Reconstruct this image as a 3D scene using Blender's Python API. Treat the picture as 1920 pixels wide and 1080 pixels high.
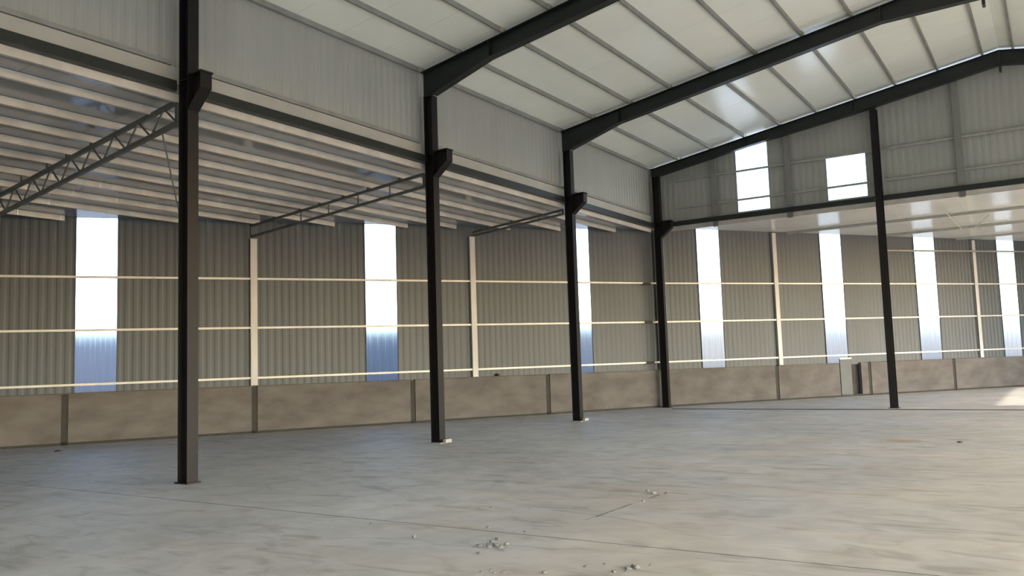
import bpy, bmesh, math, random
from mathutils import Vector, Matrix
R = random.Random(7)
for o in list(bpy.data.objects):
    bpy.data.objects.remove(o)
SC = bpy.context.scene
COL = SC.collection

# ------------------------------------------------------------------ camera
CAM = Vector((10.951, -7.843, 1.596))
YAW, PITCH, ROLL, FOC = 0.57713, 0.089495, -0.03214, 1574.18
fw = Vector((-math.sin(YAW)*math.cos(PITCH), math.cos(YAW)*math.cos(PITCH), math.sin(PITCH)))
rt = Vector((math.cos(YAW), math.sin(YAW), 0)); up = rt.cross(fw)
r2 = math.cos(ROLL)*rt + math.sin(ROLL)*up
u2 = -math.sin(ROLL)*rt + math.cos(ROLL)*up
cd = bpy.data.cameras.new('camera'); cam = bpy.data.objects.new('camera', cd); COL.objects.link(cam)
m = Matrix((r2, u2, -fw)).transposed().to_4x4(); m.translation = CAM
cam.matrix_world = m
cd.sensor_width = 36; cd.lens = FOC/1920*36; cd.clip_start = .05; cd.clip_end = 500
SC.camera = cam

# ------------------------------------------------------------------ world, sun, exposure
W = bpy.data.worlds.new('world'); SC.world = W; W.use_nodes = True
nt = W.node_tree; nt.nodes.clear()
sky = nt.nodes.new('ShaderNodeTexSky'); sky.sky_type = 'NISHITA'; sky.sun_disc = False
SUN_EL, SUN_AZ = math.radians(27), math.radians(90)      # sun stands over the +X side
sky.sun_elevation = SUN_EL; sky.sun_rotation = SUN_AZ; sky.air_density = 1.0; sky.dust_density = 1.2
bg = nt.nodes.new('ShaderNodeBackground'); bg.inputs[1].default_value = 0.49
wo = nt.nodes.new('ShaderNodeOutputWorld')
nt.links.new(sky.outputs[0], bg.inputs[0]); nt.links.new(bg.outputs[0], wo.inputs[0])
sl = bpy.data.lights.new('sun', 'SUN'); sl.energy = 3.0; sl.angle = math.radians(.6); sl.color = (1, .935, .83)
sun = bpy.data.objects.new('sun', sl); COL.objects.link(sun)
sd = Vector((math.cos(SUN_EL), 0, math.sin(SUN_EL)))     # towards the sun
sun.rotation_euler = sd.to_track_quat('Z', 'Y').to_euler()
sun.location = (30, 0, 15)
vs = SC.view_settings
SC.display_settings.display_device = 'sRGB'
vs.view_transform = 'Standard'; vs.look = 'None'; vs.gamma = 1; vs.use_curve_mapping = False
vs.exposure = 1.35
SC.cycles.use_denoising = True
SC.cycles.max_bounces = 10; SC.cycles.diffuse_bounces = 6; SC.cycles.glossy_bounces = 4
SC.cycles.transmission_bounces = 8; SC.cycles.transparent_max_bounces = 12

# ------------------------------------------------------------------ materials
def mat(name, col, rough=.6, metal=0., var=.0, scale=3., stretch=(1, 1, 1), col2=None, bump=0., bscale=40., spec=.5):
    M = bpy.data.materials.new(name); M.use_nodes = True
    t = M.node_tree; b = t.nodes['Principled BSDF']
    b.inputs['Roughness'].default_value = rough; b.inputs['Metallic'].default_value = metal
    b.inputs['Specular IOR Level'].default_value = spec
    g = t.nodes.new('ShaderNodeNewGeometry')
    mp = t.nodes.new('ShaderNodeMapping'); mp.inputs['Scale'].default_value = stretch
    t.links.new(g.outputs['Position'], mp.inputs[0])
    n = t.nodes.new('ShaderNodeTexNoise'); n.inputs['Scale'].default_value = scale; n.inputs['Detail'].default_value = 5
    t.links.new(mp.outputs[0], n.inputs['Vector'])
    r = t.nodes.new('ShaderNodeValToRGB')
    c2 = col2 or tuple(c*(1-var) for c in col)
    r.color_ramp.elements[0].position = .33; r.color_ramp.elements[1].position = .67
    r.color_ramp.elements[0].color = (*c2, 1); r.color_ramp.elements[1].color = (*col, 1)
    t.links.new(n.outputs[0], r.inputs[0]); t.links.new(r.outputs[0], b.inputs['Base Color'])
    if bump:
        n2 = t.nodes.new('ShaderNodeTexNoise'); n2.inputs['Scale'].default_value = bscale; n2.inputs['Detail'].default_value = 4
        t.links.new(g.outputs['Position'], n2.inputs['Vector'])
        bp = t.nodes.new('ShaderNodeBump'); bp.inputs['Strength'].default_value = bump; bp.inputs['Distance'].default_value = .02
        t.links.new(n2.outputs[0], bp.inputs['Height']); t.links.new(bp.outputs[0], b.inputs['Normal'])
    return M

M_BLACK = mat('black_steel_paint', (.008, .0078, .0083), .5, var=.35, scale=2, col2=(.012, .009, .009), spec=.28)
M_RAFT = mat('dark_rafter_paint', (.013, .018, .017), .45, var=.3, scale=1.5)
M_GALV = mat('galvanized_steel', (.42, .42, .38), .5, .25, var=.2, scale=4)
M_PURL = mat('dull_purlin_steel', (.29, .295, .275), .55, .1, var=.2, scale=3)
M_LPUR = mat('pale_purlin_steel', (.62, .60, .555), .5, .1, var=.22, scale=2.5)
M_TRUSS = mat('dark_truss_steel', (.12, .125, .118), .55, .1, var=.25)
M_GIRT = mat('pale_girt_steel', (.60, .605, .59), .45, .1, var=.15, scale=3)
M_POST = mat('pale_post_paint', (.54, .545, .545), .5, var=.2, scale=2, stretch=(1, 1, .4))
M_STRUT = mat('gable_strut_steel', (.24, .25, .235), .55, .1, var=.15)
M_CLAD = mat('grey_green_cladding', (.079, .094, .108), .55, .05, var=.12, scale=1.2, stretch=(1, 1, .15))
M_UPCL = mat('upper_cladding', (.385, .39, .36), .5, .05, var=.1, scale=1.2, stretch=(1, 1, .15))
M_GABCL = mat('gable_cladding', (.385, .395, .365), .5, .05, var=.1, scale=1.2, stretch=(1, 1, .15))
M_ROOF = mat('white_sandwich_panel', (.885, .915, .845), .24, var=.06, scale=.6)
M_SROOF = mat('silver_roof_sheet', (.35, .365, .385), .12, .3, var=.18, scale=.9)
M_EROOF = mat('cream_roof_sheet', (.90, .89, .83), .2, .05, var=.1, scale=.8)
M_FLASH = mat('pale_flashing', (.46, .46, .42), .5, .1, var=.12, scale=2)
M_CONC = mat('brown_grey_precast', (.135, .126, .122), .85, var=.25, scale=1.3, stretch=(1, 1, 2.2), col2=(.088, .080, .077), bump=.25)
M_JOINT = mat('dark_joint_steel', (.035, .033, .030), .8, var=.3)
M_STUBSILL = mat('grey_sill', (.15, .15, .155), .8, var=.5, scale=1.5)
M_DOOR = mat('grey_sheet_door', (.085, .095, .102), .6, 0., var=.12, scale=2)
M_STONE = mat('mortar_crumb', (.27, .265, .255), .9, var=.45, scale=25, bump=.4)
M_DARKSTONE = mat('dark_rag', (.06, .055, .05), .9, var=.4, scale=20, bump=.5)
M_GROUT = mat('pale_grout', (.36, .355, .34), .85, var=.2, scale=12)
M_GROUND = mat('outside_ground', (.36, .33, .29), .9, var=.25, scale=.6)
M_NWALL = mat('neighbour_wall_render', (.032, .04, .068), .85, scale=.22, col2=(.048, .048, .058))
M_NWALL2 = mat('neighbour_wall_beige', (.24, .215, .18), .85, scale=.22, col2=(.17, .165, .165))
M_LEAF = mat('hedge_leaf', (.10, .15, .06), .7, var=.5, scale=4)

def floor_mat():
    M = bpy.data.materials.new('dusty_concrete'); M.use_nodes = True
    t = M.node_tree; b = t.nodes['Principled BSDF']; L = t.links.new
    b.inputs['Roughness'].default_value = .62; b.inputs['Specular IOR Level'].default_value = .35
    g = t.nodes.new('ShaderNodeNewGeometry')
    def noise(scale, det, stretch=(1, 1, 1), dist=0., rot=0.):
        mp = t.nodes.new('ShaderNodeMapping'); mp.inputs['Scale'].default_value = stretch; mp.inputs['Rotation'].default_value = (0, 0, rot)
        L(g.outputs['Position'], mp.inputs[0])
        n = t.nodes.new('ShaderNodeTexNoise'); n.inputs['Scale'].default_value = scale
        n.inputs['Detail'].default_value = det; n.inputs['Distortion'].default_value = dist
        L(mp.outputs[0], n.inputs['Vector']); return n.outputs[0]
    def ramp(src, p0, p1, c0, c1):
        r = t.nodes.new('ShaderNodeValToRGB'); e = r.color_ramp.elements
        e[0].position = p0; e[1].position = p1; e[0].color = (*c0, 1); e[1].color = (*c1, 1)
        L(src, r.inputs[0]); return r.outputs[0]
    def mix(a, c, fac, mode='MULTIPLY'):
        x = t.nodes.new('ShaderNodeMixRGB'); x.blend_type = mode
        if isinstance(fac, float): x.inputs[0].default_value = fac
        else: L(fac, x.inputs[0])
        L(a, x.inputs[1])
        if isinstance(c, tuple): x.inputs[2].default_value = (*c, 1)
        else: L(c, x.inputs[2])
        return x.outputs[0]
    base = ramp(noise(.35, 4, dist=.6), .35, .68, (.425, .428, .43), (.52, .52, .515))
    fine = ramp(noise(2.2, 8, dist=.8), .30, .62, (.76, .755, .74), (1, 1, 1))
    sc = ramp(noise(1.1, 9, (1, 3.2, 1), 1.2, .45), .33, .45, (.70, .68, .645), (1, 1, 1))     # trowel and tyre scuffs
    c = mix(mix(base, fine, .8), sc, .75)
    sx = t.nodes.new('ShaderNodeSeparateXYZ'); L(g.outputs['Position'], sx.inputs[0])
    def math_(op, a, b_, clamp=False):
        n = t.nodes.new('ShaderNodeMath'); n.operation = op; n.use_clamp = clamp
        for k, x in enumerate((a, b_)):
            if isinstance(x, (int, float)): n.inputs[k].default_value = x
            else: L(x, n.inputs[k])
        return n.outputs[0]
    # beige earth blotches, plus warm bounced sunlight painted in as a tint rising with X
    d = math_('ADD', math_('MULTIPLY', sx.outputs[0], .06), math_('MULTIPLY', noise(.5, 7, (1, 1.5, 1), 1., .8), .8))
    dust_sun_tint = ramp(d, .62, 1.18, (0, 0, 0), (1, 1, 1))
    c = mix(c, mix(c, (1.04, .945, .82), 1.), dust_sun_tint, 'MIX')
    # dark trodden streaks
    st = ramp(noise(.8, 8, (1, 2.4, 1), 1.5, -.25), .30, .40, (.72, .69, .64), (1, 1, 1))
    c = mix(c, st, .6)
    # one spilt heap of brown earth swept flat
    e1 = math_('POWER', math_('MULTIPLY', math_('SUBTRACT', sx.outputs[0], 8.45), 1.25), 2); e2 = math_('POWER', math_('MULTIPLY', math_('SUBTRACT', sx.outputs[1], 8.55), 1.9), 2)
    ee = math_('ADD', math_('ADD', e1, e2), math_('MULTIPLY', noise(3.5, 6), 1.3))
    spill = ramp(ee, .75, 1.25, (.80, .80, .80), (0, 0, 0))
    c = mix(c, (.36, .25, .15), spill, 'MIX')
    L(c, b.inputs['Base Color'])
    bp = t.nodes.new('ShaderNodeBump'); bp.inputs['Strength'].default_value = .25; bp.inputs['Distance'].default_value = .015
    L(noise(9, 8), bp.inputs['Height']); L(bp.outputs[0], b.inputs['Normal'])
    return M
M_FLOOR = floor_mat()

def pane_mat():
    M = bpy.data.materials.new('translucent_sheet'); M.use_nodes = True
    t = M.node_tree; t.nodes.clear(); L = t.links.new
    o = t.nodes.new('ShaderNodeOutputMaterial')
    a = t.nodes.new('ShaderNodeBsdfTransparent'); a.inputs[0].default_value = (.90, .93, .96, 1)
    b = t.nodes.new('ShaderNodeBsdfRefraction'); b.inputs['Color'].default_value = (.92, .95, .98, 1)
    b.inputs['Roughness'].default_value = .5; b.inputs['IOR'].default_value = 1.14
    c = t.nodes.new('ShaderNodeBsdfTranslucent'); c.inputs[0].default_value = (.85, .88, .9, 1)
    x = t.nodes.new('ShaderNodeMixShader'); x.inputs[0].default_value = .72
    y = t.nodes.new('ShaderNodeMixShader'); y.inputs[0].default_value = .06
    L(a.outputs[0], x.inputs[1]); L(b.outputs[0], x.inputs[2]); L(x.outputs[0], y.inputs[1]); L(c.outputs[0], y.inputs[2])
    L(y.outputs[0], o.inputs[0]); return M
M_PANE = pane_mat()

# ------------------------------------------------------------------ mesh helpers
class MB:
    def __init__(s): s.v = []; s.f = []
    def add(s, v, f):
        k = len(s.v); s.v += [tuple(p) for p in v]; s.f += [tuple(i+k for i in q) for q in f]; return s
    def box(s, x0, x1, y0, y1, z0, z1):
        return s.add([(x, y, z) for z in (z0, z1) for (x, y) in ((x0, y0), (x1, y0), (x1, y1), (x0, y1))],
                     [(3, 2, 1, 0), (4, 5, 6, 7), (0, 1, 5, 4), (1, 2, 6, 5), (2, 3, 7, 6), (3, 0, 4, 7)])
    def prism(s, poly, o, u, w, d):
        """closed 2-D polygon in axes u, w at o, pushed along d"""
        o, u, w, d = map(Vector, (o, u, w, d)); n = len(poly)
        a = [o+u*p+w*q for p, q in poly]
        return s.add(a+[p+d for p in a], [tuple(range(n-1, -1, -1)), tuple(range(n, 2*n))]+[(i, (i+1) % n, n+(i+1) % n, n+i) for i in range(n)])
    def bar(s, p, q, w, h, upv=(0, 0, 1)):
        p, q = Vector(p), Vector(q); d = q-p; e = d.normalized(); a = e.cross(Vector(upv))
        if a.length < 1e-3: a = e.cross(Vector((1, 0, 0)))
        a.normalize(); b = a.cross(e)
        return s.prism([(-w/2, -h/2), (w/2, -h/2), (w/2, h/2), (-w/2, h/2)], p, a, b, d)
    def rod(s, p, q, r, n=8):
        p, q = Vector(p), Vector(q); d = q-p; e = d.normalized(); a = e.orthogonal().normalized(); b = e.cross(a)
        return s.prism([(r*math.cos(2*math.pi*i/n), r*math.sin(2*math.pi*i/n)) for i in range(n)], p, a, b, d)
    def csec(s, p, q, h, w, t, side, wdir=None):
        """C-section from p to q: web stands at p..q, flanges and lips reach towards side; p is the lower web corner"""
        p, q, side = Vector(p), Vector(q), Vector(side).normalized()
        d = q-p; z = Vector((0, 0, 1))
        poly = [(0, 0), (w, 0), (w, .2*h), (w-t, .2*h), (w-t, t), (t, t), (t, h-t), (w-t, h-t), (w-t, .8*h), (w, .8*h), (w, h), (0, h)]
        return s.prism(poly, p, side, z, d)

def obj(name, mb, material, parent=None, loc=None, kind=None, fix=True):
    base = Vector(loc) if loc is not None else (root_loc(parent) if parent else Vector((0, 0, 0)))
    me = bpy.data.meshes.new(name)
    me.from_pydata([tuple(Vector(p)-base) for p in mb.v], [], mb.f)
    if fix:
        bm = bmesh.new(); bm.from_mesh(me); bmesh.ops.recalc_face_normals(bm, faces=bm.faces); bm.to_mesh(me); bm.free()
    me.materials.append(material)
    o = bpy.data.objects.new(name, me); COL.objects.link(o)
    if parent: o.parent = parent
    else: o.location = base
    if kind: o['kind'] = kind
    return o
def root_loc(o):
    while o.parent: o = o.parent
    return o.location.copy()
def empty(name, loc=(0, 0, 0), kind=None):
    o = bpy.data.objects.new(name, None); COL.objects.link(o); o.location = loc; o.empty_display_size = .2
    if kind: o['kind'] = kind
    return o
def tag(o, label, cat, group=None):
    o['label'] = label; o['category'] = cat; o['kind'] = 'thing'
    if group: o['group'] = group
    return o
def dup(o, parent=None):
    c = o.copy(); COL.objects.link(c)
    if parent: c.parent = parent
    for ch in list(o.children): dup(ch, c)
    return c

# ------------------------------------------------------------------ layout
S = 6.0; SPAN = 20.2; RIDGE = 10.1; SL = .166
YF, YG = -18.0, 18.0                      # front end and gable frame
YC = YG+.26                               # gable cladding
raf = lambda x: 7.93+SL*(x if x <= RIDGE else SPAN-x)      # rafter top
PUR = .105
aisle = lambda x: 5.925+.046*x              # underside of the side-aisle roof (x < 0)
END_Z = 6.0                               # underside of the end-aisle roof
B1, B2 = 1.70, 1.45                       # outer wall: Y = 18.5 + B*X, kinked at X = 0
def wp(x): return Vector((x, 18.5+(B1 if x < 0 else B2)*x, 0))
def wdir(x): return Vector((1, B1 if x < 0 else B2, 0)).normalized()
def wout(x): d = wdir(x); return Vector((-d.y, d.x, 0))   # away from the hall
EAVE_R = 5.95

# ------------------------------------------------------------------ floor
def clip(poly, a, b, c):                  # keep a*x+b*y <= c
    out = []
    for i in range(len(poly)):
        p, q = poly[i], poly[(i+1) % len(poly)]
        dp, dq = a*p[0]+b*p[1]-c, a*q[0]+b*q[1]-c
        if dp <= 0: out.append(p)
        if dp*dq < 0:
            k = dp/(dp-dq); out.append((p[0]+(q[0]-p[0])*k, p[1]+(q[1]-p[1])*k))
    return out
XR = 20.6
fl = obj('floor', MB().prism([(-21.6, YF-.3), (XR, YF-.3), (XR, 18.6+B2*XR), (0, 18.6), (-21.6, 18.6-B1*21.6)], (0, 0, -.3), (1, 0, 0), (0, 1, 0), (0, 0, .298)), M_JOINT, kind='structure')
ys = [YF-.3, -1.1, 11.85, 17.15, 52]
xs = [-24, XR]
for i in range(4):
    for j in range(1):
        gy0 = 0 if i == 0 else (.011, .012, .016)[i-1]; gy1 = 0 if i == 3 else (.011, .012, .016)[i]
        x0, x1 = xs[j], xs[j+1]
        p = [(x0, ys[i]+gy0), (x1, ys[i]+gy0), (x1, ys[i+1]-gy1), (x0, ys[i+1]-gy1)]
        parts = []
        if x0 < 0:
            parts = [clip(clip(p, 1, 0, 0), -B1, 1, 18.55), clip(clip(p, -1, 0, 0), -B2, 1, 18.55)]
            # the two halves of one slab meet without a joint
            vs_, mbs = [], MB()
            for q in parts:
                if len(q) > 2: mbs.prism(q, (0, 0, -.012), (1, 0, 0), (0, 1, 0), (0, 0, .012))
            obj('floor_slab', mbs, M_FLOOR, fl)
        else:
            q = clip(p, -B2, 1, 18.55)
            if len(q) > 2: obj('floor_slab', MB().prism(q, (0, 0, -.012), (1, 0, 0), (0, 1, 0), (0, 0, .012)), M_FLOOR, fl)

obj('trim_2', MB().box(.55, 20.3, 17.10, 17.16, 0, .022), M_STUBSILL, kind='structure')   # low dark sill under the gable
cr = [(6.80, -.25), (6.79, -.05), (6.83, .12), (6.80, .45), (6.84, .80), (6.83, 1.2), (6.86, 1.5)]
mb = MB()
for (xa, ya), (xb, yb) in zip(cr, cr[1:]): mb.box(min(xa, xb)-.001, max(xa, xb)+.001, ya, yb, -.001, .0012)
obj('floor_crack', mb, M_STONE, fl)

# ------------------------------------------------------------------ corrugated sheet
def sheet(name, p, q, z0, ztop, out, material, parent, period=.19, depth=.008, zbot=None):
    """ribbed steel sheet from p to q (XY); ztop and zbot are functions of the XY point"""
    p, q = Vector((p[0], p[1], 0)), Vector((q[0], q[1], 0)); d = q-p; Ln = d.length; d = d/Ln; out = Vector(out)
    n = max(1, round(Ln/period)); per = Ln/n
    v, f = [], []
    prof = [(0, 0), (.34, 0), (.54, 1), (.80, 1), (1.0, 0)]
    st = []
    for i in range(n):
        for a, b in prof[:-1]: st.append(((i+a)*per, b))
    st.append((Ln, 0))
    for a, b in st:
        c = p+d*a+out*(b*depth)
        zb = zbot(c) if zbot else z0
        v += [(c.x, c.y, zb), (c.x, c.y, ztop(c))]
    for i in range(len(st)-1): f.append((2*i, 2*i+2, 2*i+3, 2*i+1))
    mb = MB(); mb.add(v, f)
    return obj(name, mb, material, parent, fix=False)

# ------------------------------------------------------------------ outer wall, side (X<0) and end (X>0)
wl = empty('wall_left', (0, 0, 0), 'structure')
wb = empty('wall_back', (0, 0, 0), 'structure')
WIN = [(-15.9, -15.45), (-12.35, -11.9), (-8.92, -8.46), (-5.25, -4.79), (-1.90, -1.50), (.76, 1.28), (3.82, 4.38), (6.46, 7.07), (9.05, 9.62), (11.7, 12.3), (14.4, 15.0)]
CL = .10                                   # cladding stands this far behind the wall line
def tz(c): return (aisle(c.x)+.05) if c.x < 0 else EAVE_R+.12
def clad_run(xa, xb):
    par = wl if xb <= 0 else wb
    a, b = wp(xa)+wout((xa+xb)/2)*CL, wp(xb)+wout((xa+xb)/2)*CL
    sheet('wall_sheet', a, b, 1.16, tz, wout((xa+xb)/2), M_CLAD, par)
POSTS = [-13.8, -10.4, -6.80, -3.59, -.16, 2.60, 8.25, 11.2, 14.2]
cuts = [-21.4]
for a, b in WIN: cuts += [a, b]
cuts += [20.5]
for i in range(0, len(cuts), 2):
    xa, xb = cuts[i], cuts[i+1]
    inner = [xa]+[x for x in POSTS+[0.0] if xa < x < xb and x != -.16]+[xb]
    inner = sorted(set(inner))
    for a, b in zip(inner, inner[1:]): clad_run(a, b)
for k, (a, b) in enumerate(WIN):
    x = (a+b)/2; o_ = wout(x); d_ = wdir(x)
    w = empty('window_%d' % (k+1), (0, 0, 0), 'structure')
    zt = tz(wp(x))-.05
    n = 8; mb = MB(); st = []
    pa, pb = wp(a)+o_*(CL+.004), wp(b)+o_*(CL+.004)
    Ln = (pb-pa).length; per = Ln/4
    for i in range(4):
        for s_, h_ in ((0, 0), (.4, 0), (.52, 1), (.88, 1)): st.append(((i+s_)*per, h_))
    st.append((Ln, 0))
    v, f = [], []
    for s_, h_ in st:
        for t_ in (0, .0025):
            c = pa+d_*s_+o_*(h_*.022+t_)
            v += [(c.x, c.y, 1.17), (c.x, c.y, zt)]
    m4 = len(st)
    for i in range(m4-1):
        j = 4*i; f += [(j, j+4, j+5, j+1), (j+2, j+3, j+7, j+6)]
    mb.add(v, f); obj('pane', mb, M_PANE, w, fix=False)
    for e, sgn in ((a, -1), (b, 1)):
        c = wp(e)+o_*(CL-.008)+d_*(.02*sgn)
        obj('lap_strip', MB().bar((c.x, c.y, 1.17), (c.x, c.y, zt), .035, .012, d_), M_CLAD, w)

# precast base wall: slabs slotted between dark steel stubs
JX = [-20.1, -17.9, -15.7, -13.5, -11.25, -9.02, -6.80, -4.59, -2.37, -.15]
JX2 = [-.15, 2.47, 4.12]; JX3 = [4.89, 7.34, 9.9, 12.4, 14.9, 17.4, 20.3]
BW = .13
def base_panel(xa, xb, h=1.2):
    par = wl if xb <= 0 else wb
    x = (xa+xb)/2; o_ = wout(x); d_ = wdir(x)
    a, b = wp(xa)+d_*.075, wp(xb)-d_*.075
    mb = MB().prism([(0, .06), (0, h), (.02, h+.02), (BW, h+.02), (BW, .06)], a, o_, (0, 0, 1), b-a)
    return obj('concrete_panel', mb, M_CONC, par)
def foot(xa, xb):
    par = wl if xb <= 0 else wb
    o_ = wout((xa+xb)/2); a, b = wp(xa)+o_*.02, wp(xb)+o_*.02
    obj('foot_strip', MB().prism([(0, 0), (0, .07), (.09, .07), (.09, 0)], a, o_, (0, 0, 1), b-a), M_JOINT, par)
def stub(x, w=.165, h=1.2):
    par = wl if x <= 0 else wb
    o_ = wout(x); d_ = wdir(x); c = wp(x)+o_*.02
    obj('joint_stub', MB().prism([(-w/2, 0), (w/2, 0), (w/2, .1), (-w/2, .1)], c, d_, o_, (0, 0, h)), M_JOINT, par)
for seq in (JX, JX2, JX3):
    for a, b in zip(seq, seq[1:]): base_panel(a, b, 1.2 if b < -7 else 1.21); foot(a, b)
for x in JX+[2.47]+JX3: stub(x)
foot(4.10, 4.90)
# short pier and opening beside the narrow sheet leaf
base_panel(4.62, 4.89, 1.2)
o_ = wout(4); d_ = wdir(4)
for x, w_ in ((4.53, .60),):
    c = wp(x)+o_*.16
    obj('joint_stub', MB().prism([(-w_/2, 0), (w_/2, 0), (w_/2, .05), (-w_/2, .05)], c, d_, o_, (0, 0, 1.25)), M_JOINT, wb)
dr = empty('door_1', wp(4.25), 'structure')
c = wp(4.26)+o_*.02
obj('door_leaf', MB().prism([(-.26, 0), (.26, 0), (.26, .05), (-.26, .05)], c, d_, o_, (0, 0, 1.40)), M_DOOR, dr)
obj('door_rail', MB().prism([(-.28, -.012), (.28, -.012), (.28, 0), (-.28, 0)], c+Vector((0, 0, 1.36)), d_, o_, (0, 0, .05)), M_GIRT, dr)

# wall posts
def wall_post(x, ztop, label, z0=1.235):
    o_ = wout(x); d_ = wdir(x); c = wp(x)+o_*.01
    t = tag(empty('wall_post', (c.x, c.y, z0)), label, 'post', 'pale posts on the outer wall')
    t['group'] = 'pale posts on the outer wall'
    f = lambda u0, u1, w0, w1, n_, mt: obj(n_, MB().prism([(u0, w0), (u1, w0), (u1, w1), (u0, w1)], c+Vector((0, 0, z0)), d_, o_, (0, 0, ztop-z0)), mt, t)
    f(-.085, .085, 0, .012, 'flange', M_POST); f(-.085, .085, .078, .09, 'flange', M_POST); f(-.006, .006, .012, .078, 'web', M_POST)
    obj('cap_plate', MB().prism([(-.10, -.01), (.10, -.01), (.10, .095), (-.10, .095)], c+Vector((0, 0, ztop)), d_, o_, (0, 0, .015)), M_GALV, t)
    obj('base_plate', MB().prism([(-.10, -.01), (.10, -.01), (.10, .095), (-.10, .095)], c+Vector((0, 0, z0)), d_, o_, (0, 0, .012)), M_GALV, t)
wall_post(-10.4, 4.55, 'pale steel post on the base wall, at the aisle end of the deepest lattice truss')
wall_post(-6.80, 5.10, 'pale steel post carrying the twin-chord truss from the column second in the row')
wall_post(-3.59, 5.40, 'pale steel post carrying the shortest truss beside the column third in the row')
wall_post(-.16, 5.80, 'pale steel post in the wall kink just behind the gable corner column')
wall_post(2.60, 5.93, 'pale steel post between the first two bright strips past the gable corner')
wall_post(8.25, 5.93, 'pale steel post in the end aisle, beyond the slim gable column')

# girts of the outer wall
BAYS = [(-10.4, -6.80, 'behind the biggest column'),
        (-6.80, -3.59, 'behind the second column of the row'), (-3.59, -.16, 'behind the third column of the row'),
        (-.16, 2.60, 'just past the gable corner'), (2.60, 8.25, 'behind the slim gable column'),
        (8.25, 14.2, 'beyond the last wall post')]
for a, b, txt in BAYS:
    for k, nm in ((0, 'lowest'), (1, 'middle'), (2, 'upper')):
        def gz(x):
            u = (x+9)/17; u = max(-.3, min(1.5, u))
            return (1.39+.12*u, 2.70+.16*u, 4.0+.15*u)[k]
        o_ = wout((a+b)/2); d_ = wdir((a+b)/2)
        p = wp(a)+d_*.09+o_*.028; q = wp(b)-d_*.09+o_*.028
        if b == -.16: q = wp(b)-d_*.10+o_*.028
        p.z, q.z = gz(a), gz(b)
        ob = obj('wall_girt', MB().csec(p, q, .052, .06, .004, o_), M_GIRT, loc=p)
        tag(ob, f'thin pale steel girt, {nm} of three, {txt}', 'girt', 'girts of the outer wall')
p = wp(5.5); q = wp(10.6); o_ = wout(5); p -= o_*.08; q -= o_*.08; p.z, q.z = 5.38, 5.52
tag(obj('wall_girt', MB().csec(p, q, .06, .06, .004, o_), M_PURL, loc=p), 'dull steel girt crossing the tops of the far bright strips in the end aisle', 'girt')
# dark splice cleats on the girts at the kink
for k, z in enumerate((1.45, 2.78, 4.05)):
    c = wp(-.40); d_ = wdir(-1); o_ = wout(-1)
    mb = MB().bar(c-d_*.16+Vector((0, 0, z+.026)), c+d_*.12+Vector((0, 0, z+.026)), .04, .09)
    tag(obj('splice_cleat', mb, M_JOINT, loc=(c.x, c.y, z)), 'dark splice cleat on the %s girt beside the gable corner column' % ('lowest', 'middle', 'upper')[k], 'cleat', 'dark girt cleats')

# ------------------------------------------------------------------ upper side wall over the aisle beam, gable wall
wu = empty('wall_upper', (0, 0, 0), 'structure')
for y0, y1 in zip(range(-18, 18, 6), range(-12, 24, 6)):
    sheet('wall_sheet', (-.26, y0+(.0)), (-.26, y1 if y1 < 18 else YC+.01), 5.89, lambda c: raf(0)+PUR-.05, (-1, 0, 0), M_UPCL, wu, depth=.010)
wg = empty('wall_gable', (0, 0, 0), 'structure')

GW = [(2.65, 3.65, 9e9), (5.40, 6.50, 7.5)]
gt = lambda c: raf(c.x)+.045
def gs(xa, xb, zb): sheet('wall_sheet', (xa, YC), (xb, YC), zb, gt, (0, 1, 0), M_GABCL, wg, depth=.005)
gs(-.29, 2.65, 6.0); gs(3.65, 5.40, 6.0); gs(5.40, 6.50, 7.50); gs(6.50, 10.1, 6.0); gs(10.1, 15, 6.0); gs(15, 20.4, 6.0)
for a, b in ((2.65, 3.65), (5.40, 6.50)):
    mb = MB().box(a, b, YC, YC+.03, 6.0, 6.16); obj('sill_flashing', mb, M_GABCL, wg)
for k, (a, b, t_) in enumerate(((2.65, 3.65, None), (5.40, 6.50, 7.50))):
    w = empty('window_%d' % (len(WIN)+1+k), (0, 0, 0), 'structure')
    n = 5; per = (b-a)/n; st = []
    for i in range(n):
        for s_, h_ in ((0, 0), (.4, 0), (.52, 1), (.88, 1)): st.append((a+(i+s_)*per, h_))
    st.append((b, 0)); v, f = [], []
    for x, h_ in st:
        for e in (0, .0025):
            y = YC+.006+h_*.022+e; zt = t_ or raf(x)+.045
            v += [(x, y, 6.16), (x, y, zt)]
    for i in range(len(st)-1):
        j = 4*i; f += [(j, j+4, j+5, j+1), (j+2, j+3, j+7, j+6)]
    mb = MB(); mb.add(v, f); obj('pane', mb, M_PANE, w, fix=False)
    for x in (a-.02, b+.02):
        zt = t_ or raf(x)+.03
        obj('lap_strip', MB().box(x-.018, x+.018, YC-.012, YC, 6.16, zt), M_GABCL, w)

# closing walls of the hall that the camera has its back to
wr = empty('wall_right', (0, 0, 0), 'structure')
for y0, y1 in zip(range(-18, 18, 6), range(-12, 24, 6)):
    sheet('wall_sheet', (20.46, y0), (20.46, y1), 5.0, lambda c: raf(0)+PUR-.05, (1, 0, 0), M_UPCL, wr)
for y in range(-18, 19, 6):
    obj('wall_column', MB().box(20.0, 20.4, y-.1, y+.1, 0, 7.9), M_BLACK, wr)
for y0, y1, z0 in ((18.2, 19.2, 0), (19.2, 31.0, 5.7), (31.0, 42.0, 0), (42.0, 47.9, 0)):
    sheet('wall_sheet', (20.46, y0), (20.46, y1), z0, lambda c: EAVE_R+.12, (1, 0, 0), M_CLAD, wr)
wf = empty('wall_front', (0, 0, 0), 'structure')
sheet('wall_sheet', (-21.6, YF-.1), (0, YF-.1), 0, lambda c: aisle(c.x)+.05, (0, -1, 0), M_CLAD, wf)
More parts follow.
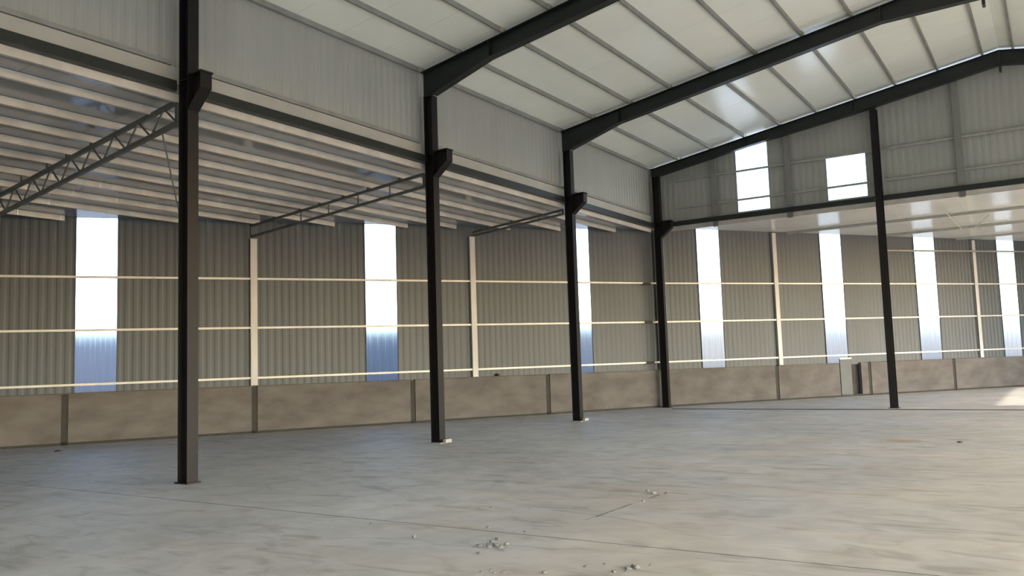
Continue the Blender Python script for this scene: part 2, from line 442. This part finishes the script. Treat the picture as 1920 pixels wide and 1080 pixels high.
sheet('wall_sheet', (0, YF-.1), (4.5, YF-.1), 0, lambda c: raf(c.x)+.1, (0, -1, 0), M_CLAD, wf)
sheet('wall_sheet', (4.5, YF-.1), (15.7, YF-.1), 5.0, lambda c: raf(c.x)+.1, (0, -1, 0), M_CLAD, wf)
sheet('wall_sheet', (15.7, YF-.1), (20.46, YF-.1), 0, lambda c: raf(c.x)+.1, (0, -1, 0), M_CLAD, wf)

# ------------------------------------------------------------------ roofs
def slab_quad(pts, t):                     # pts: underside corners
    n = len(pts); mb = MB()
    mb.add([tuple(p) for p in pts]+[(p[0], p[1], p[2]+t) for p in pts], [tuple(range(n-1, -1, -1)), tuple(range(n, 2*n))]+[(i, (i+1) % n, n+(i+1) % n, n+i) for i in range(n)])
    return mb
zr = lambda x: raf(x)+PUR
cm = MB()
for xa, xb in ((-.42, RIDGE), (RIDGE, SPAN+.42)):
    a, b = (zr(xa) if xa > -.5 else 0), zr(xb)
    cm.add([(xa, YF-.3, zr(xa)+.06), (xb, YF-.3, zr(xb)+.06), (xb, YC+.12, zr(xb)+.06), (xa, YC+.12, zr(xa)+.06)], [(0, 1, 2, 3)])
ce = obj('ceiling', cm, M_ROOF, kind='structure', fix=False)
y = YF-.3; step = 1.15
while y < YC+.1:
    y1 = min(y+step, YC+.12)
    for xa, xb in ((-.42, RIDGE), (RIDGE, SPAN+.42)):
        q = [(xa, y+.003, zr(xa)), (xb, y+.003, zr(xb)), (xb, y1-.003, zr(xb)), (xa, y1-.003, zr(xa))]
        obj('roof_panel', slab_quad(q, .055), M_ROOF, ce)
    y = y1
obj('ridge_cap', MB().prism([(-.5, zr(RIDGE-.5)-8+.07), (0, zr(RIDGE)-8+.08), (.5, zr(RIDGE-.5)-8+.07), (.5, zr(RIDGE-.5)-8+.09), (0, zr(RIDGE)-8+.10), (-.5, zr(RIDGE-.5)-8+.09)], (RIDGE, YF-.3, 8), (1, 0, 0), (0, 0, 1), (0, YC+.4-YF, 0)), M_ROOF, ce)
# side aisle: silver sheets falling to the oblique wall
ca = empty('ceiling_aisle', (0, 0, 0), 'structure')
y = YF
while y < 18.3:
    y1 = min(y+1.0, 18.3)
    xo = lambda yy: (yy-18.5)/B1-.25
    x0, x1 = xo(y), xo(y1)
    if x1 < -.6:
        q = [(x0, y+.002, aisle(x0)), (-.25, y+.002, aisle(-.25)), (-.25, y1-.002, aisle(-.25)), (x1, y1-.002, aisle(x1))]
    else:
        q = [(min(x0, -.3), y+.002, aisle(x0)), (-.25, y+.002, aisle(-.25)), (-.25, y1-.002, aisle(-.25)), (min(x1, -.3), y1-.002, aisle(x1))]
    obj('roof_sheet', slab_quad(q, .03), M_SROOF, ca)
    y = y1
# end aisle: cream sheets, level
cb = empty('ceiling_end', (0, 0, 0), 'structure')
x = -.3
while x < 20.4:
    x1 = min(x+1.0, 20.45)
    yo = lambda xx: 18.75+B2*max(xx, 0)
    q = [(x+.002, 18.2, END_Z), (x1-.002, 18.2, END_Z), (x1-.002, yo(x1), END_Z), (x+.002, yo(x), END_Z)]
    obj('roof_sheet', slab_quad(q, .03), M_EROOF, cb)
    x = x1

# ------------------------------------------------------------------ columns
def column(y, label, ztop=7.345, stubcap=None, dx=0.):
    t = tag(empty('steel_column', (0, y, 0)), label, 'column', 'black columns along the side aisle')
    b = lambda n_, *a, mt=M_BLACK: obj(n_, MB().box(*a), mt, t)
    b('web', dx-.098, dx+.098, y-.006, y+.006, .02, ztop)
    b('flange', dx+.098, dx+.11, y-.095, y+.095, .02, ztop); b('flange', dx-.11, dx-.098, y-.095, y+.095, .02, ztop)
    b('base_plate', dx-.15, dx+.15, y-.12, y+.12, 0, .02, mt=M_GROUT if stubcap else M_BLACK)
    if stubcap:
        obj('grout_pad', MB().prism([(.155, -.05), (.24, -.06), (.27, .10), (.165, .13)], (0, y, .02), (1, 0, 0), (0, 1, 0), (0, 0, .07)), M_GROUT, t)
    # crane bracket on the hall side
    c = obj('bracket', MB().prism([(dx+.11, 5.60), (.47, 5.88), (.47, 6.10), (dx+.11, 6.10)], (0, y-.006, 0), (1, 0, 0), (0, 0, 1), (0, .012, 0)), M_BLACK, t)
    obj('bracket_seat', MB().box(dx+.11, .50, y-.11, y+.11, 6.10, 6.125), M_BLACK, c)
    obj('bracket_flange', MB().prism([(dx+.11, 5.585), (dx+.114, 5.575), (.48, 5.87), (.48, 6.10), (.465, 6.10), (.465, 5.885)], (0, y-.10, 0), (1, 0, 0), (0, 0, 1), (0, .20, 0)), M_BLACK, c)
    for z in (5.92, 6.05, ztop-.02):
        for s in (-1, 1): b('stiffener', dx-.098, dx+.098, min(s*.006, s*.09)+y, max(s*.006, s*.09)+y, z, z+.012)
    return t
column(0, 'black steel column with bracket, biggest and nearest in view, carrying the deep lattice truss'.replace('biggest and nearest in view', 'biggest of its row'), dx=.06)
column(6, 'black steel bracket column, second in size in the row, beside the aisle opening', stubcap=True)
column(12, 'black steel bracket column, third in size, standing before a bright wall strip', stubcap=True)
column(18, 'black steel bracket column at the gable corner, close against the outer wall', ztop=7.64)
# slim gable column
t = tag(empty('gable_column', (6.85, YG, 0)), 'slim dark steel column without bracket, rising from the floor to the gable rafter', 'column')
zt = raf(6.76)-.43
b = lambda n_, *a: obj(n_, MB().box(*a), M_BLACK, t)
b('web', 6.845, 6.855, YG-.12, YG+.12, .015, zt); b('flange', 6.76, 6.94, YG-.132, YG-.12, .015, zt); b('flange', 6.76, 6.94, YG+.12, YG+.132, .015, zt)
b('base_plate', 6.72, 6.98, YG-.16, YG+.16, 0, .015)

# ------------------------------------------------------------------ portal rafters
def rafter(y, label, haunch=True):
    t = tag(empty('portal_rafter', (0, y, 7.9)), label, 'rafter', 'dark rafters of the portal frames')
    if haunch: low = [(.112, 7.36), (1.6, raf(1.6)-.37), (8.1, raf(8.1)-.37), (RIDGE, raf(RIDGE)-.66)]
    else: low = [(.112, raf(.112)-.30), (3.1, raf(3.1)-.30), (6.3, raf(6.3)-.40), (RIDGE, raf(RIDGE)-.40)]
    hi = [(-.17, raf(-.17)), (RIDGE, raf(RIDGE))]
    for sgn in (0, 1):
        mx = (lambda x: SPAN-x) if sgn else (lambda x: x)
        poly = [(mx(-.17), 7.36 if haunch else raf(.112)-.30)]+[(mx(x), z+.006) for x, z in low]+[(mx(x), z-.006) for x, z in hi[::-1]]
        obj('web', MB().prism(poly, (0, y-.006, 0), (1, 0, 0), (0, 0, 1), (0, .012, 0)), M_RAFT, t)
        a, b_ = hi
        obj('top_flange', MB().prism([(mx(a[0]), a[1]-.014), (mx(b_[0]), b_[1]-.014), (mx(b_[0]), b_[1]), (mx(a[0]), a[1])], (0, y-.10, 0), (1, 0, 0), (0, 0, 1), (0, .20, 0)), M_RAFT, t)
        pl = [(mx(x), z) for x, z in low]+[(mx(x), z+.014) for x, z in low[::-1]]
        mb = MB()
        for (x0, z0), (x1, z1) in zip(low, low[1:]):
            mb.prism([(mx(x0), z0), (mx(x1), z1), (mx(x1), z1+.014), (mx(x0), z0+.014)], (0, y-.10, 0), (1, 0, 0), (0, 0, 1), (0, .20, 0))
        obj('bottom_flange', mb, M_RAFT, t)
        xs_ = (1.6, 5.0, 8.1) if haunch else (3.1, 6.3)
        for x0 in xs_[:1]+xs_[-1:]:
            for s in (-1, 1):
                y0, y1 = sorted((y+s*.006, y+s*.095))
                zl = raf(x0)-(.36 if haunch else .29)
                obj('splice_plate', MB().prism([(mx(x0)-.012, zl), (mx(x0)+.012, zl), (mx(x0)+.012, raf(x0)-.014), (mx(x0)-.012, raf(x0)-.014)], (0, y0, 0), (1, 0, 0), (0, 0, 1), (0, y1-y0, 0)), M_RAFT, t)
    zl = low[-1][1]
    obj('ridge_plate', MB().box(RIDGE-.03, RIDGE+.03, y-.11, y+.11, zl-.18, raf(RIDGE)-.02), M_RAFT, t)
    return t
rafter(0, 'dark rafter springing from the biggest column, mostly above the picture edge'.replace('mostly above the picture edge', 'seen only at its knee'))
rafter(6, 'dark haunched rafter springing from the column second in the row')
rafter(12, 'dark haunched rafter springing from the column third in the row')
rafter(18, 'dark slender rafter along the top of the gable wall with daylight above', haunch=False)

# ------------------------------------------------------------------ beams
def beam(y0, y1, txt):
    p, q = (-.06, y0, 5.905), (-.06, y1, 5.905)
    o = obj('aisle_beam', MB().csec(p, q, .155, .08, .008, (-1, 0, 0)), M_RAFT, loc=p)
    tag(o, f'dark channel beam over the side aisle {txt}', 'beam', 'dark beams over the side aisle')
    p, q = (-.255, y0, 6.34), (-.255, y1, 6.34)
    g_ = obj('side_girt', MB().csec((-.19, y0, 6.34), (-.19, y1, 6.34), .07, .06, .005, (-1, 0, 0)), M_PURL, loc=(-.19, y0, 6.34))
    tag(g_, f'grey girt low on the upper side wall {txt}', 'girt', 'girts of the upper side wall')
beam(-5.88, -.12, 'before the biggest column'); beam(.12, 5.88, 'between first and second columns of the row')
beam(6.12, 11.88, 'between second and third columns of the row'); beam(12.12, 17.88, 'between third column and gable corner column')
obj('trim_1', MB().box(-.235, -.215, -18, 18, 6.07, 6.33), M_FLASH, kind='structure')
for x0, x1, txt in ((.51, 6.74, 'between corner column and slim column'), (6.96, 20.0, 'beyond the slim column')):
    o = obj('gable_beam', MB().csec((x0, YG-.04, 5.91), (x1, YG-.04, 5.91), .15, .09, .008, (0, 1, 0)), M_RAFT, loc=(x0, YG, 5.91))
    tag(o, f'dark channel beam under the gable wall {txt}', 'beam')
    for z, nm in ((6.50, 'lower'), (7.42, 'upper')):
        o = obj('gable_girt', MB().csec((x0+.05, YG+.17, z), (x1, YG+.17, z), .06, .07, .005, (0, 1, 0)), M_GALV, loc=(x0, YG+.17, z))
        tag(o, f'{nm} grey girt across the gable wall {txt}', 'girt', 'girts across the gable wall')
for x, txt in ((1.93, 'close to the corner column'), (4.28, 'between the two gable windows'), (8.95, 'between slim column and ridge'), (12.6, 'past the ridge')):
    if x > 12: continue
    tp = raf(x)-.02
    o = obj('gable_strut', MB().csec((x-.09, YG+.115, 5.74), (x+.09, YG+.115, 5.74), .05, .04, .006, (0, 1, 0)), M_STRUT, loc=(x, YG+.14, 5.74)) if False else None
    t = tag(empty('gable_strut', (x, YG+.13, 5.76)), f'grey flat strut standing against the gable wall {txt}', 'strut', 'struts on the gable wall')
    obj('plate', MB().box(x-.085, x+.085, YG+.112, YG+.122, 5.78, tp), M_STRUT, t)
    for s in (-1, 1): obj('edge_return', MB().box(x+s*.085-.005, x+s*.085+.005, YG+.117, YG+.165, 5.78, tp), M_STRUT, t)
    obj('foot_cleat', MB().box(x-.07, x+.07, YG+.10, YG+.15, 5.76, 5.80), M_STRUT, t)

# ------------------------------------------------------------------ purlins
ORD = 'first second third fourth fifth sixth seventh eighth ninth tenth eleventh twelfth thirteenth'.split()
PX = [-.17]+[.85+1.11*k for k in range(9)]
for k, x in enumerate(PX):
    p = (x, YF, raf(x)+.002); q = (x, YC+.1, raf(x)+.002)
    o = obj('roof_purlin', MB().csec(p, q, PUR-.005, .05, .005, (-1, 0, 0)), M_PURL, loc=p)
    tag(o, f'grey purlin under the main roof, {ORD[k]} up from the eave over the aisle' if k else 'grey eave purlin at the foot of the main roof above the aisle', 'purlin', 'purlins under the main roof')
for k, x in enumerate([RIDGE+.30]+[SPAN-.85-1.11*k for k in range(7, 5, -1)]):
    p = (x, YF, raf(x)+.002); q = (x, YC+.1, raf(x)+.002)
    o = obj('roof_purlin', MB().csec(p, q, PUR-.005, .05, .005, (1, 0, 0)), M_PURL, loc=p)
    tag(o, f'grey purlin under the far roof slope, {ORD[k]} down from the ridge', 'purlin', 'purlins under the main roof')
# pale purlin cleats at the second and third rafters
for y, nm in ((6, 'second'), (12, 'third'), (18, 'gable')):
    for k, x in enumerate(PX):
        if y == 6 and x > 5 or y == 18 and k % 2 == 0: continue
        o = obj('purlin_cleat', MB().box(x+.002, x+.012, y-.17, y-.02, raf(x)+.004, raf(x)+.11), M_GALV, loc=(x, y, raf(x)))
        tag(o, f'pale cleat where the {ORD[k]} purlin from the eave meets the {nm} rafter', 'cleat', 'purlin cleats on the rafters')
# side aisle purlins, parallel to the column row, running out on the oblique wall
AX = [-.24, -1.0, -2.05, -2.95, -3.85, -4.62, -5.70, -6.72, -7.70, -9.05, -9.9]
for k, x in enumerate(AX):
    ye = min(18.5+B1*x, 17.9)-.02
    if ye < YF: continue
    zb = aisle(x)-.13
    o = obj('aisle_purlin', MB().csec((x+.03, YF, zb), (x+.03, ye, zb), .125, .06, .006, (-1, 0, 0)), M_LPUR, loc=(x, YF, zb))
    tag(o, f'pale purlin under the side aisle roof, {ORD[k]} from the column row', 'purlin', 'purlins under the side aisle roof')
for k, y in enumerate((18.44, 22.7, 26.2, 29.6)):
    x0 = max((y-18.5)/B2+.05, .05); hh = .16 if k == 0 else .085; zb = END_Z-hh-.005
    o = obj('end_purlin', MB().csec((x0, y, zb), (20.3, y, zb), hh, .06, .006, (0, 1, 0)), M_LPUR if k == 0 else M_GALV, loc=(x0, y, zb))
    tag(o, f'purlin under the cream end aisle roof, {ORD[k]} behind the gable beam', 'purlin', 'purlins under the end aisle roof')

# ------------------------------------------------------------------ aisle trusses
def truss(a, b, nlac, r, label, lace=True):
    """a, b: (x, y, ztop, zbot) at the column and at the wall"""
    t = tag(empty('lattice_truss', (a[0], a[1], a[3])), label, 'truss', 'trusses across the side aisle')
    A, Bv = Vector((a[0], a[1], a[2])), Vector((b[0], b[1], b[2])); A2, B2_ = Vector((a[0], a[1], a[3])), Vector((b[0], b[1], b[3]))
    obj('top_chord', MB().bar(A, Bv, r, r), M_TRUSS, t); obj('bottom_chord', MB().bar(A2, B2_, r, r), M_TRUSS, t)
    obj('end_post', MB().bar(A, A2, r*.9, r*.9), M_TRUSS, t); obj('end_post', MB().bar(Bv, B2_, r*.9, r*.9), M_TRUSS, t)
    for i in range(1, nlac if not lace else 1):
        u0 = i/nlac; obj('lacing_bar', MB().rod(A2.lerp(B2_, u0), A.lerp(Bv, u0), r*.3, 6), M_TRUSS, t)
    for i in range(nlac if lace else 0):
        u0, u1 = i/nlac, (i+1)/nlac; um = (u0+u1)/2
        obj('lacing_bar', MB().rod(A2.lerp(B2_, u0), A.lerp(Bv, um), r*.26, 6), M_TRUSS, t)
        obj('lacing_bar', MB().rod(A.lerp(Bv, um), A2.lerp(B2_, u1), r*.26, 6), M_TRUSS, t)
    # purlin cleats standing on the top chord
    for x in AX:
        if not (min(a[0], b[0])+.2 < x < max(a[0], b[0])-.15): continue
        u = (x-a[0])/(b[0]-a[0]); c = A.lerp(Bv, u); top = aisle(x)-.13
        if top > c.z+r*.5+.01: obj('purlin_stool', MB().box(c.x-.03, c.x+.03, c.y-.03, c.y+.03, c.z+r*.4, top), M_TRUSS, t)
truss((-.245, .02, 5.80, 5.46), (-10.32, .80, 5.02, 4.60), 13, .065, 'deep grey lattice truss with zigzag lacing, hung from the biggest column')
truss((-.24, 6.03, 5.70, 5.43), (-6.78, 6.83, 5.44, 5.15), 6, .055, 'grey truss of two thin chords from the second column to a pale post', lace=False)
truss((-.24, 12.03, 5.74, 5.63), (-3.52, 12.38, 5.54, 5.43), 4, .055, 'shortest grey truss, its chords close together, from the third column', lace=False)
rods = [((-.83, .14, 5.50), (-7.70, 5.40, 5.36), .016, 'thin bracing rod slanting from the deep lattice truss to the outer wall'),
        ((8.20, 20.75, 5.86), (8.24, 25.9, 5.86), .013, 'thin brace under the cream end aisle roof, running away from the gable'),
        ((9.30, 22.9, 5.86), (8.55, 26.3, 5.86), .013, 'thin brace slanting under the cream end aisle roof')]
for p, q, r, lb in rods:
    tag(obj('brace_rod', MB().rod(p, q, r), M_STRUT if p[0] < 0 else M_GIRT, loc=p), lb, 'rod')

# ------------------------------------------------------------------ crumbs and debris on the floor
def crumb(name, x, y, s, material, label, cat, group=None, flat=.5, z=0):
    bm = bmesh.new(); bmesh.ops.create_icosphere(bm, subdivisions=1, radius=1)
    for v in bm.verts:
        k = R.uniform(.6, 1.3); v.co *= k; v.co.x *= s*R.uniform(.9, 1.1); v.co.y *= s*R.uniform(.75, 1.0); v.co.z *= s*flat
    lo = min(v.co.z for v in bm.verts)
    for v in bm.verts: v.co.z = max(0, v.co.z-lo-s*.12)
    me = bpy.data.meshes.new(name); bm.to_mesh(me); bm.free(); me.materials.append(material)
    o = bpy.data.objects.new(name, me); COL.objects.link(o); o.location = (x, y, z); o.rotation_euler = (0, 0, R.uniform(0, 6.28))
    tag(o, label, cat, group); return o
heap = [(6.51, -1.4), (6.53, -1.7), (6.58, -1.65), (6.54, -1.53), (6.66, -1.64), (6.74, -1.68), (6.71, -1.55), (6.81, -1.74), (6.60, -1.58), (6.63, -1.70), (6.70, -1.62)]
HEAPL = {0: 'dark-sided mortar crumb at the back of the scattered heap, towards the gable', 1: 'mortar crumb at the heap end facing the column row',
         5: 'mortar crumb on the front edge of the scattered heap', 6: 'mortar crumb at the heap end facing the second, smaller heap', 7: 'small mortar crumb lying just off the front corner of the heap'}
for i, (x, y) in enumerate(heap):
    crumb('mortar_crumb', x, y, (.034, .036, .026, .03, .036, .03, .026, .02, .022, .024, .02)[i], M_STONE, HEAPL.get(i, 'pale mortar crumb in the middle of the scattered heap on the open floor'), 'crumb', 'mortar crumbs in the heap')
one = [(5.73, -1.64, .026, 'lone pale mortar crumb lying apart from the heap'), (4.86, -1.29, .014, 'tiny grey crumb alone on bare floor, far from the heap'),
       (6.11, -.98, .026, 'flat pale crumb on the floor joint line behind the heap'), (6.45, -1.03, .016, 'small crumb on the floor joint, first of two in line'),
       (6.55, -.99, .018, 'small dark-sided crumb on the floor joint, second of two in line'), (6.68, -1.93, .024, 'long flat crumb just in front of the heap'),
       (5.47, -.01, .012, 'tiny crumb on the bare floor well behind the heap'), (5.94, .07, .012, 'tiny crumb behind the floor joint, halfway to the cracked line'),
       (7.71, -1.95, .022, 'pale crumb between the two heaps at the floor front'), (7.81, -1.82, .014, 'tiny crumb beside the second heap, towards the joint'),
       (7.52, -2.26, .024, 'pale crumb at the very front between the heaps')]
for x, y, s, lb in one: crumb('mortar_crumb', x, y, s, M_STONE, lb, 'crumb')
for i, (x, y) in enumerate([(7.98, -2.0), (8.04, -1.87), (8.05, -1.79), (8.07, -1.94), (8.10, -1.84), (8.15, -1.70)]):
    crumb('mortar_crumb', x, y, (.022, .032, .03, .026, .034, .016)[i], M_STONE, ('small crumb at the front of the second heap, by the picture edge', 'mortar crumb in the middle of the second heap', 'mortar crumb in the middle of the second heap', 'mortar crumb in the middle of the second heap', 'biggest pale crumb of the second heap', 'tiny crumb lying behind the second heap, apart from it')[i], 'crumb', 'mortar crumbs in the second heap')
for i, (x, y) in enumerate([(7.07, -2.44), (7.11, -2.37), (7.17, -2.41), (7.23, -2.37)]):
    crumb('mortar_crumb', x, y, .018, M_STONE, '%s small crumb, from the column side, in the sparse row before the scattered heap' % ('first', 'second', 'third', 'fourth')[i], 'crumb', 'crumbs in the front row')
for i, (x, y, s) in enumerate([(6.76, 1.55, .05), (6.60, 1.70, .022), (6.86, 1.01, .022), (6.89, 1.60, .03)]):
    crumb('mortar_crumb', x, y, s, M_STONE, ('biggest crumb on the far end of the cracked joint', 'small crumb behind the biggest joint crumb', 'small crumb halfway along the cracked joint', 'pale crumb touching the biggest joint crumb')[i], 'crumb', flat=.45)
crumb('rag', -7.50, 2.2, .10, M_DARKSTONE, 'dark crumpled scrap on the floor by the base wall', 'scrap', flat=.3)
c = wp(-3.22)+wout(-3.22)*.05
crumb('rag', c.x, c.y, .10, M_DARKSTONE, 'dark crumpled scrap lying on top of the base wall', 'scrap', flat=.5, z=1.225)
crumb('rag', 9.35, 8.5, .06, M_DARKSTONE, 'small dark scrap alone on the sunny side of the floor', 'scrap', flat=.35)

# ------------------------------------------------------------------ outside
obj('ground', MB().box(-80, 80, -60, 100, -.5, -.32), M_GROUND, kind='structure')
wn = empty('wall_boundary', (0, 0, 0), 'structure')
for xa, xb in zip(range(-34, 34, 4), range(-30, 38, 4)):
    a = wp(xa)+wout(xa)*8 if xa < 0 else wp(xa)+wout(xa)*8
    b_ = wp(xb)+wout(xb)*8
    d = b_-a; n_ = Vector((-d.y, d.x, 0)).normalized()
    obj('wall_section', MB().prism([(0, 0), (.2, 0), (.2, 3.5), (0, 3.5)], a+Vector((0, 0, -.32)), n_, (0, 0, 1), d), M_NWALL if xa < -1 else M_NWALL2, wn)
